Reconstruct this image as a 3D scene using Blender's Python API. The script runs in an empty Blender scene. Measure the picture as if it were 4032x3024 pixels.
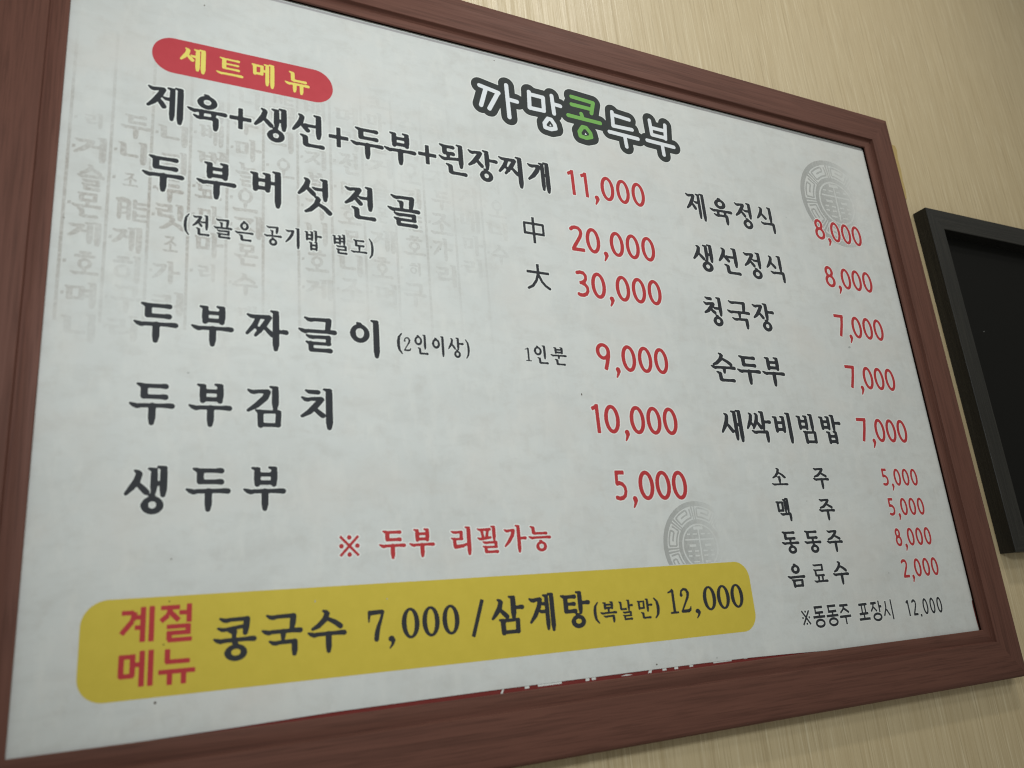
import bpy, math, random
import numpy as np
from mathutils import Matrix, Vector
random.seed(4)
S = bpy.context.scene
COL = S.collection

# ------------------------------------------------------------------ camera
cam = bpy.data.objects.new('camera', bpy.data.cameras.new('camera'))
COL.objects.link(cam)
S.camera = cam
def rod(r):
    r = np.array(r); th = np.linalg.norm(r); k = r / th
    K = np.array([[0, -k[2], k[1]], [k[2], 0, -k[0]], [-k[1], k[0], 0]])
    return np.eye(3) + math.sin(th) * K + (1 - math.cos(th)) * K @ K
Rw = rod([-0.30551, -0.46226, -0.01872]) @ np.array([[1, 0, 0], [0, 0, -1], [0, 1, 0]], float)
M = Matrix(((Rw[0][0], -Rw[1][0], -Rw[2][0], 0.06341),
            (Rw[0][1], -Rw[1][1], -Rw[2][1], -0.80097),
            (Rw[0][2], -Rw[1][2], -Rw[2][2], 0.06348), (0, 0, 0, 1)))
cam.matrix_world = M
cam.data.sensor_width = 36
cam.data.lens = 3153.26 / 4032 * 36
cam.data.clip_start = 0.01
cam.data.clip_end = 50
cam.data.dof.use_dof = True
cam.data.dof.focus_distance = float(Rw[2] @ (np.array([0.95, 0, 0.36]) - np.array([0.06341, -0.80097, 0.06348])))
cam.data.dof.aperture_fstop = 4.5

# ------------------------------------------------------------------ light
W = bpy.data.worlds.new('World'); S.world = W; W.use_nodes = True
bg = W.node_tree.nodes['Background']
bg.inputs[0].default_value = (1.0, 0.985, 0.87, 1)
bg.inputs[1].default_value = 0.215
def area(name, loc, target, sx, sy, power, color):
    l = bpy.data.lights.new(name, 'AREA'); l.shape = 'RECTANGLE'; l.size = sx; l.size_y = sy
    l.energy = power; l.color = color
    o = bpy.data.objects.new(name, l); COL.objects.link(o)
    o.location = loc
    o.rotation_euler = (Vector(target) - Vector(loc)).to_track_quat('-Z', 'Y').to_euler()
    return o
def spot(name, loc, target, power, half, radius, color):
    l = bpy.data.lights.new(name, 'SPOT'); l.energy = power; l.color = color
    l.spot_size = math.radians(2 * half); l.spot_blend = 1.0; l.shadow_soft_size = radius
    o = bpy.data.objects.new(name, l); COL.objects.link(o); o.location = loc
    o.rotation_euler = (Vector(target) - Vector(loc)).to_track_quat('-Z', 'Y').to_euler()
    return o
spot('ceiling_downlight', (1.15, -1.0, 1.9), (0.5, 0, 0.44), 31, 80, 0.06, (1.0, 0.965, 0.90))
spot('front_fill', (0.0, -1.2, 0.6), (0.50, 0, 0.50), 39, 42, 0.12, (0.955, 1.0, 1.0))  # unseen front fill, added to shape the brightness across the board
spot('far_lamp', (2.61, -2.45, 2.40), (1.15, 0, 0.80), 52, 24, 0.22, (1.0, 1.0, 0.97))
vs = S.view_settings
S.cycles.filter_width = 1.15
S.display_settings.display_device = 'sRGB'
vs.view_transform = 'Standard'; vs.look = 'None'; vs.exposure = 0; vs.gamma = 1; vs.use_curve_mapping = False

# ------------------------------------------------------------------ materials
class N:
    def __init__(s, name, rough=0.5, spec=0.4):
        s.m = bpy.data.materials.new(name); s.m.use_nodes = True
        s.t = s.m.node_tree; s.b = s.t.nodes['Principled BSDF']
        s.b.inputs['Roughness'].default_value = rough
        s.b.inputs['Specular IOR Level'].default_value = spec
    def n(s, typ, **k):
        x = s.t.nodes.new(typ)
        for a, b in k.items(): setattr(x, a, b)
        return x
    def l(s, a, b): s.t.links.new(a, b)
    def coord(s, scale=(1, 1, 1), rot=(0, 0, 0)):
        c = s.n('ShaderNodeTexCoord'); m = s.n('ShaderNodeMapping')
        m.inputs['Scale'].default_value = scale; m.inputs['Rotation'].default_value = rot
        s.l(c.outputs['Object'], m.inputs['Vector']); return m.outputs[0]
    def noise(s, vec, scale, detail=4, rough=0.55, dist=0):
        x = s.n('ShaderNodeTexNoise'); s.l(vec, x.inputs['Vector'])
        x.inputs['Scale'].default_value = scale; x.inputs['Detail'].default_value = detail
        x.inputs['Roughness'].default_value = rough; x.inputs['Distortion'].default_value = dist
        return x.outputs['Fac']
    def ramp(s, fac, *stops):
        r = s.n('ShaderNodeValToRGB'); e = r.color_ramp.elements
        while len(e) < len(stops): e.new(0.5)
        for i, (p, c) in enumerate(stops):
            e[i].position = p
            e[i].color = (c, c, c, 1) if isinstance(c, (int, float)) else (*c, 1)
        s.l(fac, r.inputs['Fac']); return r.outputs['Color']
    def mix(s, fac, a, b, mode='MIX'):
        m = s.n('ShaderNodeMix', data_type='RGBA', blend_type=mode)
        for sock, v in ((m.inputs[0], fac), (m.inputs[6], a), (m.inputs[7], b)):
            if isinstance(v, (int, float)): sock.default_value = v
            elif isinstance(v, tuple): sock.default_value = (*v, 1)
            else: s.l(v, sock)
        return m.outputs[2]
    def base(s, v):
        if isinstance(v, tuple): s.b.inputs['Base Color'].default_value = (*v, 1)
        else: s.l(v, s.b.inputs['Base Color'])
    def bump(s, h, strength, dist=0.001):
        b = s.n('ShaderNodeBump'); b.inputs['Strength'].default_value = strength
        b.inputs['Distance'].default_value = dist
        s.l(h, b.inputs['Height']); s.l(b.outputs[0], s.b.inputs['Normal'])
    def fade(s, fac):                      # printed at partial strength: ink mixed with bare sheet
        tr = s.n('ShaderNodeBsdfTransparent'); mx = s.n('ShaderNodeMixShader')
        out = s.t.nodes['Material Output']
        s.l(fac, mx.inputs[0]); s.l(tr.outputs[0], mx.inputs[1]); s.l(s.b.outputs[0], mx.inputs[2])
        s.l(mx.outputs[0], out.inputs['Surface'])

def math_node(s, op, a, b=None, c=None, clamp=False):
    x = s.n('ShaderNodeMath', operation=op, use_clamp=clamp)
    for i, v in enumerate((a, b, c)):
        if v is None: continue
        if isinstance(v, (int, float)): x.inputs[i].default_value = v
        else: s.l(v, x.inputs[i])
    return x.outputs[0]

def mat_paper():
    s = N('hanji_print_sheet', 0.6, 0.15)
    v = s.coord()
    big = s.noise(v, 7, 4, 0.6)
    c = s.ramp(big, (0.3, (0.590, 0.612, 0.600)), (0.5, (0.632, 0.660, 0.652)), (0.7, (0.660, 0.682, 0.668)))
    fib = s.noise(s.coord((10, 1, 26), (0, math.radians(-30), 0)), 2.0, 7, 0.68, 0.4)
    c = s.mix(s.ramp(fib, (0.30, 0.45), (0.52, 0.0)), c, (0.53, 0.54, 0.52))
    fine = s.noise(v, 42, 5, 0.7)
    c = s.mix(s.ramp(fine, (0.28, 0.32), (0.48, 0.0)), c, (0.50, 0.49, 0.46))
    lite = s.noise(s.coord((34, 1, 13), (0, math.radians(38), 0)), 1.7, 6, 0.65)
    c = s.mix(s.ramp(lite, (0.50, 0.0), (0.74, 0.5)), c, (0.72, 0.735, 0.71))
    pk = s.noise(s.coord((1.6, 1, 2.4)), 5.3, 3)
    c = s.mix(s.ramp(pk, (0.5, 0.0), (0.75, 0.5)), c, (0.655, 0.635, 0.60))
    s.base(c)
    s.bump(s.noise(v, 400, 3), 0.05, 0.0004)
    return s.m

def mat_ink(name, col, rough=0.6, spec=0.15, var=0.12):
    s = N(name, rough, spec)
    f = s.noise(s.coord(), 60, 3, 0.6)
    s.base(s.mix(s.ramp(f, (0.35, var), (0.6, 0.0)), col, tuple(min(1, x * 1.25 + 0.02) for x in col)))
    return s.m

def mat_ghost():
    s = N('faded_brown_script', 0.45, 0.3)
    s.base((0.37, 0.285, 0.235))
    c = s.n('ShaderNodeTexCoord'); sp = s.n('ShaderNodeSeparateXYZ'); s.l(c.outputs['Object'], sp.inputs[0])
    n1 = s.ramp(s.noise(s.coord(), 300, 3, 0.7), (0.36, 0.35), (0.55, 1.0))
    n2 = s.ramp(s.noise(s.coord(), 11, 3), (0.34, 0.25), (0.62, 1.0))
    # print strength fades to the right, the top and the bottom of the design
    fx = math_node(s, 'MULTIPLY_ADD', sp.outputs[0], -1.75, 1.0, clamp=True)
    t = math_node(s, 'SUBTRACT', sp.outputs[2], 0.515)
    t = math_node(s, 'ABSOLUTE', t)
    fz = math_node(s, 'MULTIPLY_ADD', t, -6.2, 1.25, clamp=True)
    f = math_node(s, 'MULTIPLY', fx, fz)
    f = math_node(s, 'MULTIPLY', f, n1); f = math_node(s, 'MULTIPLY', f, n2)
    f = math_node(s, 'MULTIPLY', f, 0.42)
    s.fade(f); return s.m

def mat_seal():
    s = N('pale_grey_seal_ink', 0.45, 0.3)
    s.base((0.40, 0.41, 0.40))
    c = s.n('ShaderNodeTexCoord'); sp = s.n('ShaderNodeSeparateXYZ'); s.l(c.outputs['Object'], sp.inputs[0])
    f = math_node(s, 'MULTIPLY_ADD', sp.outputs[0], -0.40, 0.24, clamp=True)
    n1 = s.ramp(s.noise(s.coord(), 14, 4, 0.7), (0.3, 0.6), (0.6, 1.0))
    f = math_node(s, 'MULTIPLY', f, n1)
    f = math_node(s, 'MINIMUM', f, 0.42)
    s.fade(f); return s.m

def mat_wood(name, c0, c1, c2, rough, spec=0.4, sc=1.0, bumpk=0.12):
    s = N(name, rough, spec)
    v = s.coord((3.0 * sc, 105 * sc, 105 * sc))
    g = s.noise(v, 1.6, 6, 0.6, 0.7)
    c = s.ramp(g, (0.28, c0), (0.5, c1), (0.72, c2))
    v2 = s.coord((12 * sc, 420 * sc, 420 * sc))
    g2 = s.noise(v2, 1.2, 4, 0.6, 0.3)
    c = s.mix(s.ramp(g2, (0.34, 0.5), (0.5, 0.0)), c, tuple(0.72 * x for x in c0))
    s.base(c); s.bump(g2, bumpk, 0.0006)
    r = s.ramp(g, (0.3, rough + 0.06), (0.7, rough - 0.06)); s.l(r, s.b.inputs['Roughness'])
    return s.m

def mat_wall():
    s = N('silk_streak_wallpaper', 0.44, 0.5)
    a = s.noise(s.coord((160, 1, 2.6)), 1, 6, 0.75, 0.15)
    b = s.noise(s.coord((30, 1, 0.6)), 1, 4, 0.6, 0.1)
    d = s.noise(s.coord((300, 1, 7)), 1, 5, 0.7, 0.12)
    e = s.noise(s.coord((260, 1, 6)), 1, 5, 0.7, 0.12)
    c = s.ramp(a, (0.30, (0.500, 0.390, 0.218)), (0.48, (0.600, 0.488, 0.292)), (0.68, (0.660, 0.550, 0.345)))
    c = s.mix(s.ramp(b, (0.35, 0.30), (0.55, 0.0)), c, (0.51, 0.405, 0.232))
    c = s.mix(s.ramp(d, (0.53, 0.0), (0.64, 0.62)), c, (0.80, 0.705, 0.49))
    c = s.mix(s.ramp(e, (0.36, 0.62), (0.46, 0.0)), c, (0.42, 0.325, 0.18))
    c = s.mix(s.ramp(s.noise(s.coord(), 3.2, 3), (0.4, 0.0), (0.7, 0.3)), c, (0.57, 0.47, 0.295))
    s.base(c)
    s.bump(math_node(s, 'ADD', a, d), 0.30, 0.0008)
    s.l(s.ramp(a, (0.35, 0.52), (0.6, 0.36)), s.b.inputs['Roughness'])
    return s.m

MAT = {
    'paper': mat_paper(), 'ghost': mat_ghost(), 'seal': mat_seal(), 'wall': mat_wall(),
    'black': mat_ink('printed_charcoal', (0.033, 0.036, 0.042)),
    'dark': mat_ink('printed_dark_grey', (0.036, 0.042, 0.042)),
    'red': mat_ink('printed_red', (0.46, 0.045, 0.05)),
    'badge': mat_ink('printed_badge_red', (0.50, 0.06, 0.075)),
    'yellow': mat_ink('printed_yellow', (0.60, 0.48, 0.065)),
    'cream': mat_ink('printed_cream_yellow', (0.78, 0.68, 0.16)),
    'green': mat_ink('printed_green', (0.18, 0.42, 0.10)),
    'white': mat_ink('printed_white', (0.74, 0.78, 0.82)),
    'halo': mat_ink('unprinted_white', (0.74, 0.77, 0.75)),
    'oldred': mat_ink('old_poster_red', (0.20, 0.034, 0.030)),
    'backing': mat_ink('raw_paper_edge', (0.50, 0.49, 0.50)),
    'gap': mat_ink('gap_shade', (0.05, 0.04, 0.035)),  # shade behind the frame's lip, put into the back board's colour
    'fly': mat_ink('dirt_brown', (0.06, 0.035, 0.015)),
    'smudge': mat_ink('grey_smudge', (0.40, 0.42, 0.41)),
    'tape': mat_ink('yellowed_glue', (0.48, 0.36, 0.15)),
    'mahogany': mat_wood('mahogany_foil', (0.102, 0.045, 0.033), (0.138, 0.060, 0.044), (0.160, 0.070, 0.051), 0.58, 0.17),
    'ebony': mat_wood('black_grained_wood', (0.0075, 0.0075, 0.006), (0.0125, 0.012, 0.0098), (0.024, 0.0225, 0.0175), 0.45, 0.4, 1.3, 0.6),
    'slate': mat_ink('blackboard_black', (0.0055, 0.0055, 0.0048), 0.6, 0.12, 0.0),
}

# ------------------------------------------------------------------ object helpers
def tag(o, label=None, cat=None, group=None, kind=None):
    for k, v in (('label', label), ('category', cat), ('group', group), ('kind', kind)):
        if v: o[k] = v
    return o
def empty(name, loc):
    o = bpy.data.objects.new(name, None); COL.objects.link(o); o.location = loc
    o.empty_display_size = 0.05; return o
def mesh_obj(name, V, F, mats, parent=None, loc=(0, 0, 0), mi=None, rot=None):
    me = bpy.data.meshes.new(name); me.from_pydata(V, [], F)
    for m in (mats if isinstance(mats, list) else [mats]): me.materials.append(m)
    if mi is not None: me.polygons.foreach_set('material_index', mi)
    me.update()
    o = bpy.data.objects.new(name, me); COL.objects.link(o)
    o.location = loc
    if rot: o.rotation_euler = rot
    if parent: o.parent = parent; 
    return o

# ------------------------------------------------------------------ big structure: the wall
YW = 0.015
wall = mesh_obj('wall', [(-2.6, YW, -1.6), (4.2, YW, -1.6), (4.2, YW, 2.6), (-2.6, YW, 2.6)], [(0, 1, 2, 3)], MAT['wall'])
tag(wall, 'beige silk-textured wallpaper with fine vertical streaks', 'wall', kind='structure')

# ------------------------------------------------------------------ frames (mitred rails)
def rail(name, prof, length, origin, ang, mat, parent, e0, e1):
    """prof: (d outward from opening, y); e0, e1: how far each profile line runs past the opening's ends (the mitre).
    local x along the rail, local z outward."""
    nseg = 24; V = []; F = []
    n = len(prof)
    for i in range(nseg + 1):
        t = i / nseg
        for (d, y), a, b in zip(prof, e0, e1):
            V.append((-a + t * (length + a + b), y, d))
    for i in range(nseg):
        for j in range(n - 1):
            a = i * n + j
            F.append((a, a + 1, a + n + 1, a + n))
    o = mesh_obj(name, V, F, mat, parent, origin, rot=(0, ang, 0))
    bm_smooth(o, 32); return o
def bm_smooth(o, deg):
    me = o.data
    me.polygons.foreach_set('use_smooth', [True] * len(me.polygons))
    me.set_sharp_from_angle(angle=math.radians(deg)); me.update()
def picture_frame(prof, x0, x1, z0, z1, mat, parent, top_shift=0.0):
    w, h = x1 - x0, z1 - z0
    off = Vector(parent.location)
    d = [p[0] for p in prof]
    # the top rail is a little slimmer: everything behind its inner lip sits closer to the opening
    dt = [a - top_shift * min(1, max(0, a - 0.004) / 0.008) for a in d]
    pt = [(a, p[1]) for a, p in zip(dt, prof)]
    rail('frame_rail', pt, w, Vector((x0, 0, z1)) - off, 0, mat, parent, d, d)
    rail('frame_rail', prof, w, Vector((x1, 0, z0)) - off, math.pi, mat, parent, d, d)
    rail('frame_rail', prof, h, Vector((x0, 0, z0)) - off, -math.pi / 2, mat, parent, d, dt)
    rail('frame_rail', prof, h, Vector((x1, 0, z1)) - off, math.pi / 2, mat, parent, dt, d)

board = empty('menu_board', (0.6033, 0, -0.073))
tag(board, 'large white printed menu in a wide reddish brown wooden frame', 'menu board')
PROF = [(0.009, 0.0125), (0.009, -0.0028), (0.0, -0.0030), (0.0, -0.0050), (0.0006, -0.0056), (0.004, -0.0059), (0.0075, -0.0059), (0.0105, -0.0057), (0.0130, -0.0053), (0.0155, -0.0048), (0.0172, -0.0047), (0.0179, -0.0058),
        (0.01815, -0.0098), (0.0187, -0.0105), (0.03, -0.0108), (0.05, -0.0108), (0.0650, -0.0106), (0.0677, -0.0099), (0.0696, -0.0080), (0.0705, -0.0055), (0.0705, YW - 0.001)]
picture_frame(PROF, -0.0006, 1.2074, -0.0040, 0.8018, MAT['mahogany'], board, 0.0024)

black = empty('framed_blackboard', (1.78, 0, 0.102))
tag(black, 'black board in a square black wooden frame at the right edge', 'blackboard')
BP = [(0.0, 0.0125), (0.0, -0.0108), (0.0008, -0.0115), (0.0362, -0.0115), (0.037, -0.0107), (0.037, YW - 0.001)]
BX0, BX1, BZ0, BZ1 = 1.322, 2.24, 0.102, 0.7003
picture_frame(BP, BX0 + 0.037, BX1 - 0.037, BZ0 + 0.037, BZ1 - 0.037, MAT['ebony'], black)
bo = Vector(black.location)
def plate(name, x0, x1, z0, z1, y, th, mat, parent):
    o = Vector(parent.location) if parent else Vector((0, 0, 0))
    P = [Vector((x, yy, z)) - o for yy in (y, y + th) for (x, z) in ((x0, z0), (x1, z0), (x1, z1), (x0, z1))]
    F = [(0, 1, 2, 3), (7, 6, 5, 4), (1, 0, 4, 5), (2, 1, 5, 6), (3, 2, 6, 7), (0, 3, 7, 4)]
    return mesh_obj(name, [tuple(p) for p in P], F, mat, parent)
plate('slate_panel', BX0 + 0.033, BX1 - 0.033, BZ0 + 0.033, BZ1 - 0.033, 0.0110, 0.0025, MAT['slate'], black)

# ------------------------------------------------------------------ print sheets
bz = Vector(board.location)
def poly_sheet(name, pts, y, th, mat, parent, off):
    n = len(pts)
    V = [(x - off.x, y - off.y, z - off.z) for x, z in pts] + [(x - off.x, y + th - off.y, z - off.z) for x, z in pts]
    F = [tuple(range(n)), tuple(range(2 * n - 1, n - 1, -1))] + [((i + 1) % n, i, n + i, n + (i + 1) % n) for i in range(n)]
    return mesh_obj(name, V, F, mat, parent)
# the older red poster underneath, peeping out along the lower edge
old = poly_sheet('old_poster', [(-0.004, -0.0060), (1.2090, -0.0060), (1.2090, 0.05), (-0.004, 0.05)], 0.0008, 0.0006, MAT['oldred'], board, bz)
fr = []
for pts in ([(0.4340, -0.0035), (0.4365, -0.0035), (0.4388, 0.001), (0.4372, 0.001)], [(0.4624, -0.0021), (0.4677, -0.0021), (0.4677, 0.001), (0.4624, 0.001)],
            [(0.4780, -0.0018), (0.507, -0.0018), (0.507, 0.001), (0.478, 0.001)], [(0.5370, -0.0024), (0.5418, -0.0024), (0.5418, 0.001), (0.537, 0.001)],
            [(0.5448, -0.0022), (0.5500, -0.0022), (0.5500, 0.001), (0.5448, 0.001)], [(0.5830, -0.0021), (0.5900, -0.0012), (0.5990, -0.0021), (0.592, -0.0024)],
            [(0.6195, -0.0026), (0.6240, -0.0026), (0.6262, 0.001), (0.6222, 0.001)], [(0.6400, -0.0022), (0.6455, -0.0022), (0.6455, 0.001), (0.64, 0.001)],
            [(0.6570, -0.0023), (0.6623, -0.0023), (0.6623, 0.001), (0.657, 0.001)], [(0.6787, -0.0019), (0.6840, -0.0019), (0.6840, 0.001), (0.6787, 0.001)],
            [(0.7142, -0.0015), (0.7424, -0.0015), (0.7424, 0.001), (0.7142, 0.001)], [(0.7615, -0.0012), (0.767, -0.0012), (0.767, 0.001), (0.7615, 0.001)]):
    fr.append(pts)
for p in fr:
    mesh_obj('cropped_letter', [(x - bz.x, 0.0006 - bz.y, (z if z > 0 else z * 1.25) - bz.z) for x, z in p], [(0, 1, 2, 3)], MAT['halo'], old)
# the new white sheet, slightly short at the bottom and along the lower right edge
edge = [(-0.004, 0.7966), (-0.004, -0.0046), (0.10, -0.0042), (0.18, -0.0028), (0.26, -0.0008), (0.42, 0.0001), (0.60, 0.0), (0.70, -0.0002), (0.77, -0.0008), (0.84, -0.0025), (0.90, -0.0044),
        (1.2069, -0.0046), (1.2060, 0.010), (1.2056, 0.030), (1.2062, 0.037), (1.2076, 0.038), (1.2070, 0.7970), (0.9, 0.7966), (0.6, 0.7963), (0.3, 0.7963)]
sheet = poly_sheet('print_sheet', edge, 0.0, 0.0006, MAT['paper'], board, bz)
# local coords of the sheet: object origin = board origin; put it back at world zero for its texture and children
for v in sheet.data.vertices: v.co += bz
sheet.location = -bz
# edges of the older sheets showing above it, in the shade of the frame's lip
plate('old_sheet', -0.004, 1.2082, 0.74, 0.8001, 0.0008, 0.0006, MAT['backing'], board)
plate('old_sheet', -0.004, 1.2078, 0.74, 0.8042, 0.0020, 0.0006, MAT['halo'], board)
plate('back_board', -0.0088, 1.2155, -0.0118, 0.8090, 0.0050, 0.003, MAT['gap'], board)

# ------------------------------------------------------------------ printing: signed-distance strokes meshed as flat ink
def sd_cone(X, Z, a, b):
    ax, az, ra = a; bx, bzz, rb = b
    dx, dz = bx - ax, bzz - az; L2 = dx * dx + dz * dz
    if L2 < 1e-12: return np.hypot(X - ax, Z - az) - max(ra, rb)
    t = np.clip(((X - ax) * dx + (Z - az) * dz) / L2, 0, 1)
    return np.hypot(X - ax - t * dx, Z - az - t * dz) - (ra + t * (rb - ra))
def sd_bar(X, Z, a, b, r, rd=0.18):
    """butt-ended bar"""
    dx, dz = b[0] - a[0], b[1] - a[1]; L = math.hypot(dx, dz); ux, uz = dx / L, dz / L
    cx, cz = (a[0] + b[0]) / 2, (a[1] + b[1]) / 2
    px = abs((X - cx) * ux + (Z - cz) * uz) - (L / 2 - r * rd)
    pz = abs(-(X - cx) * uz + (Z - cz) * ux) - r * (1 - rd)
    return np.hypot(np.maximum(px, 0), np.maximum(pz, 0)) + np.minimum(np.maximum(px, pz), 0) - r * rd
def field(strokes, X, Z):
    D = np.full(X.shape, 1e3)
    for s in strokes:
        if s[0] == 'bar':
            for a, b in zip(s[1][:-1], s[1][1:]): D = np.minimum(D, sd_bar(X, Z, a, b, s[2]))
        elif s[0] == 'cut':
            for a, b in zip(s[1][:-1], s[1][1:]): D = np.maximum(D, -sd_cone(X, Z, a, b))
        else:
            p = s[1]
            if len(p) == 1: D = np.minimum(D, sd_cone(X, Z, p[0], p[0]))
            for a, b in zip(p[:-1], p[1:]): D = np.minimum(D, sd_cone(X, Z, a, b))
    return D
def fill(D, xs, zs, lvl=0.0):
    """polygons covering D<lvl; returns flat list of 2D polygons"""
    I = D < lvl; polys = []
    nz, nx = D.shape
    full = I[:-1, :-1] & I[1:, :-1] & I[:-1, 1:] & I[1:, 1:]
    anyc = I[:-1, :-1] | I[1:, :-1] | I[:-1, 1:] | I[1:, 1:]
    for j in range(nz - 1):
        row = full[j]; i = 0
        idx = np.nonzero(anyc[j])[0]
        k = 0
        while k < len(idx):
            i = idx[k]
            if row[i]:
                e = i
                while e + 1 < nx - 1 and row[e + 1]: e += 1
                polys.append([(xs[i], zs[j]), (xs[e + 1], zs[j]), (xs[e + 1], zs[j + 1]), (xs[i], zs[j + 1])])
                while k < len(idx) and idx[k] <= e: k += 1
                continue
            c = ((i, j), (i + 1, j), (i + 1, j + 1), (i, j + 1)); P = []
            for q in range(4):
                (ia, ja), (ib, jb) = c[q], c[(q + 1) % 4]
                da, db = D[ja, ia] - lvl, D[jb, ib] - lvl
                if da < 0: P.append((xs[ia], zs[ja]))
                if (da < 0) != (db < 0):
                    t = da / (da - db)
                    P.append((xs[ia] + t * (xs[ib] - xs[ia]), zs[ja] + t * (zs[jb] - zs[ja])))
            if len(P) >= 3: polys.append(P)
            k += 1
    return polys

# ---- brush alphabet, em cell 100 x 100, y down ------------------------------------------------
def P(*pts): return [('p', list(pts))]
def BAR(r, *pts): return [('bar', list(pts), r)]
def V_(x, y0, y1, r=6.4):
    return P((x - r - 4.2, y0 + 1.8, 1.6), (x - r * .3, y0 + 4.2, 3.6), (x + r * .38, y0 + 4.4, r * .58)) + \
           P((x + .3, y0 + 5 + r * .4, r * .8), (x + .2, y0 + 12, r * .97), (x, max(y1 - 16, y0 + 14), r), (x - .4, y1 - r * .62, r * .62))
def T_(x, y0, y1, r=6.2): return P((x, y0, r), (x, max(y0, y1 - 15), r), (x - .4, y1 - r * .66, r * .66))
def H_(x0, x1, y, t=3.5, k=1.0):
    return P((x0 + 1.2, y - 4 * k, 1.3), (x0 + 8 * k, y - .6 * k, 3.7 * k), (x0 + 15 * k, y + 1.9 * k, 4.2 * k), (x0 + 22 * k, y + .4, t * 1.02),
             (x1 - 24 * k, y - .2, t), (x1 - 12 * k, y - .2, t + 1.1 * k), (x1 - t - 1.3 * k, y + .3, t + 1.3 * k))
def B_(x0, x1, y, t=3.7): return P((x0, y, t), (x1, y, t))
def E_(x0, x1, y, t=3.6): return P((x0, y, t), (x1 - 16, y, t), (x1 - 10, y - .2, t + .9), (x1 - t - 1.2, y + .2, t + 1.2))
def S_(x0, x1, y): return P((x0 + 1, y - 3, 1.3), (x0 + 7, y, 3.2), (x0 + 12, y + .6, 3.4), (x1, y, 3.3))       # small inner wedge bar
def RG(cx, cy, rx, ry, w=11.0, hat=True):
    pts = []
    for i in range(25):
        a = 2 * math.pi * i / 24
        ww = w / 2 * (1.0 - 0.26 * abs(math.sin(a)) + (0.06 if math.sin(a) > 0 else -0.05))
        pts.append((cx + (rx - w * .46) * math.cos(a), cy + (ry - w * .36) * math.sin(a), ww))
    o = [('p', pts)]
    if hat: o += P((cx - 6, cy - ry - 3.4, 1.7), (cx + 1, cy - ry - 1.6, 2.6), (cx + 3, cy - ry + 2, 3.4))
    return o
def DI(x0, y0, x1, y1):
    return P((x0 + 1.4, y0 + 1.8, 1.6), (x0 + 8, y0 + 4.2, 3.6), (x0 + 14, y0 + 6, 4)) + E_(x0 + 12, x1, y0 + 5.6) + \
           P((x0 + 14.6, y0 + 8, 6), (x0 + 14.6, y1 - 6.2, 6)) + E_(x0 + 13, x1, y1 - 4.6, 3.9)
def BI(x0, y0, x1, y1, r=6.0):
    xl, xr = x0 + 4.4 + r * 1.3, x1 - r
    h = y1 - y0
    return V_(xl, y0 + 1.6, y1, r) + V_(xr, y0, y1, r) + P((xl, y1 - r * .9, r * .85)) + P((xr - .5, y1 - r * .9, r * .85)) + B_(xl, xr, y0 + h * .40, 3.6) + B_(xl, xr, y1 - h * .19, 4.0)
def MI(x0, y0, x1, y1, r=5.8):
    xl, xr = x0 + 4.5 + r, x1 - r
    return P((x0 + 1.4, y0 + 2, 1.6), (x0 + 8, y0 + 4, 3.6), (xl + 2, y0 + 5, 4)) + P((xl, y0 + 6, r), (xl + .6, y1 - 5.5, r * .9)) + \
           P((xr + 1, y0 + 5.6, r * .85), (xr - .5, y1 - 7, r * .9)) + P((x1 - 2.6, y0 + 4, 2.5), (xl, y0 + 4.8, 3.5)) + \
           P((xl, y1 - 6.5, 3.6), (x1 - 4.2, y1 - 6.5, 3.6)) + P((xl + 1, y1 - 4.2, 4.2))
def NI(x0, y0, x1, y1, r=5.8):
    return P((x0 + 1.4, y0 + 1.8, 1.6), (x0 + 7, y0 + 4, 3.3), (x0 + 11, y0 + 7, 4.4)) + P((x0 + 12.6, y0 + 8, r), (x0 + 13.2, y1 - 8, r)) + \
           P((x0 + 16, y1 - 5.4, 4.6), (x0 + 22, y1 - 5, 4.2)) + E_(x0 + 20, x1, y1 - 5, 3.7)
def RI(x0, y0, x1, y1):
    h = y1 - y0; ym = y0 + h * .50
    return P((x0 + 3, y0 + 2, 1.5), (x0 + 10, y0 + 5, 3.5), (x0 + 17, y0 + 6, 3.8), (x0 + 26, y0 + 5, 3.3), (x1 - 9, y0 + 4.6, 3.6)) + \
           P((x1 - 8.5, y0 + 5.2, 4.8), (x1 - 9.5, ym - 1, 4.8)) + P((x1 - 6, ym, 2.9), (x0 + 14, ym, 3.1), (x0 + 6, ym - 1.5, 2.4), (x0 + 2.2, ym - 3.4, 1.5)) + \
           P((x0 + 12, ym, 4.6), (x0 + 13.2, y1 - 6, 5.2)) + E_(x0 + 13, x1, y1 - 4.6, 3.7)
def G1(x0, y0, x1, y1):      # sweeping giyeok
    return P((x0 + 3, y0 + 2, 1.5), (x0 + 10, y0 + 6.2, 3.8), (x0 + 16, y0 + 7, 4.2), (x0 + 25, y0 + 5, 3.4), (x1 - 7, y0 + 4.6, 4.4)) + \
           P((x1 - 6.5, y0 + 6, 5.4), (x1 - 12, y0 + (y1 - y0) * .36, 6.0), (x0 + (x1 - x0) * .42, y0 + (y1 - y0) * .70, 5.4), (x0 + 3.2, y1 - 3, 2.6))
def GT(x0, y0, x1, y1):      # giyeok over a horizontal vowel
    return P((x0 + 1.4, y0 + 1.8, 1.5), (x0 + 9, y0 + 6, 3.7), (x0 + 15, y0 + 7.2, 4.1), (x0 + 24, y0 + 5.4, 3.4), (x1 - 7, y0 + 5, 3.9)) + \
           P((x1 - 6.2, y0 + 6, 5.6), (x1 - 8, y0 + (y1 - y0) * .55, 5.9), (x1 - 10, y1 - 4, 4.4))
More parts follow.
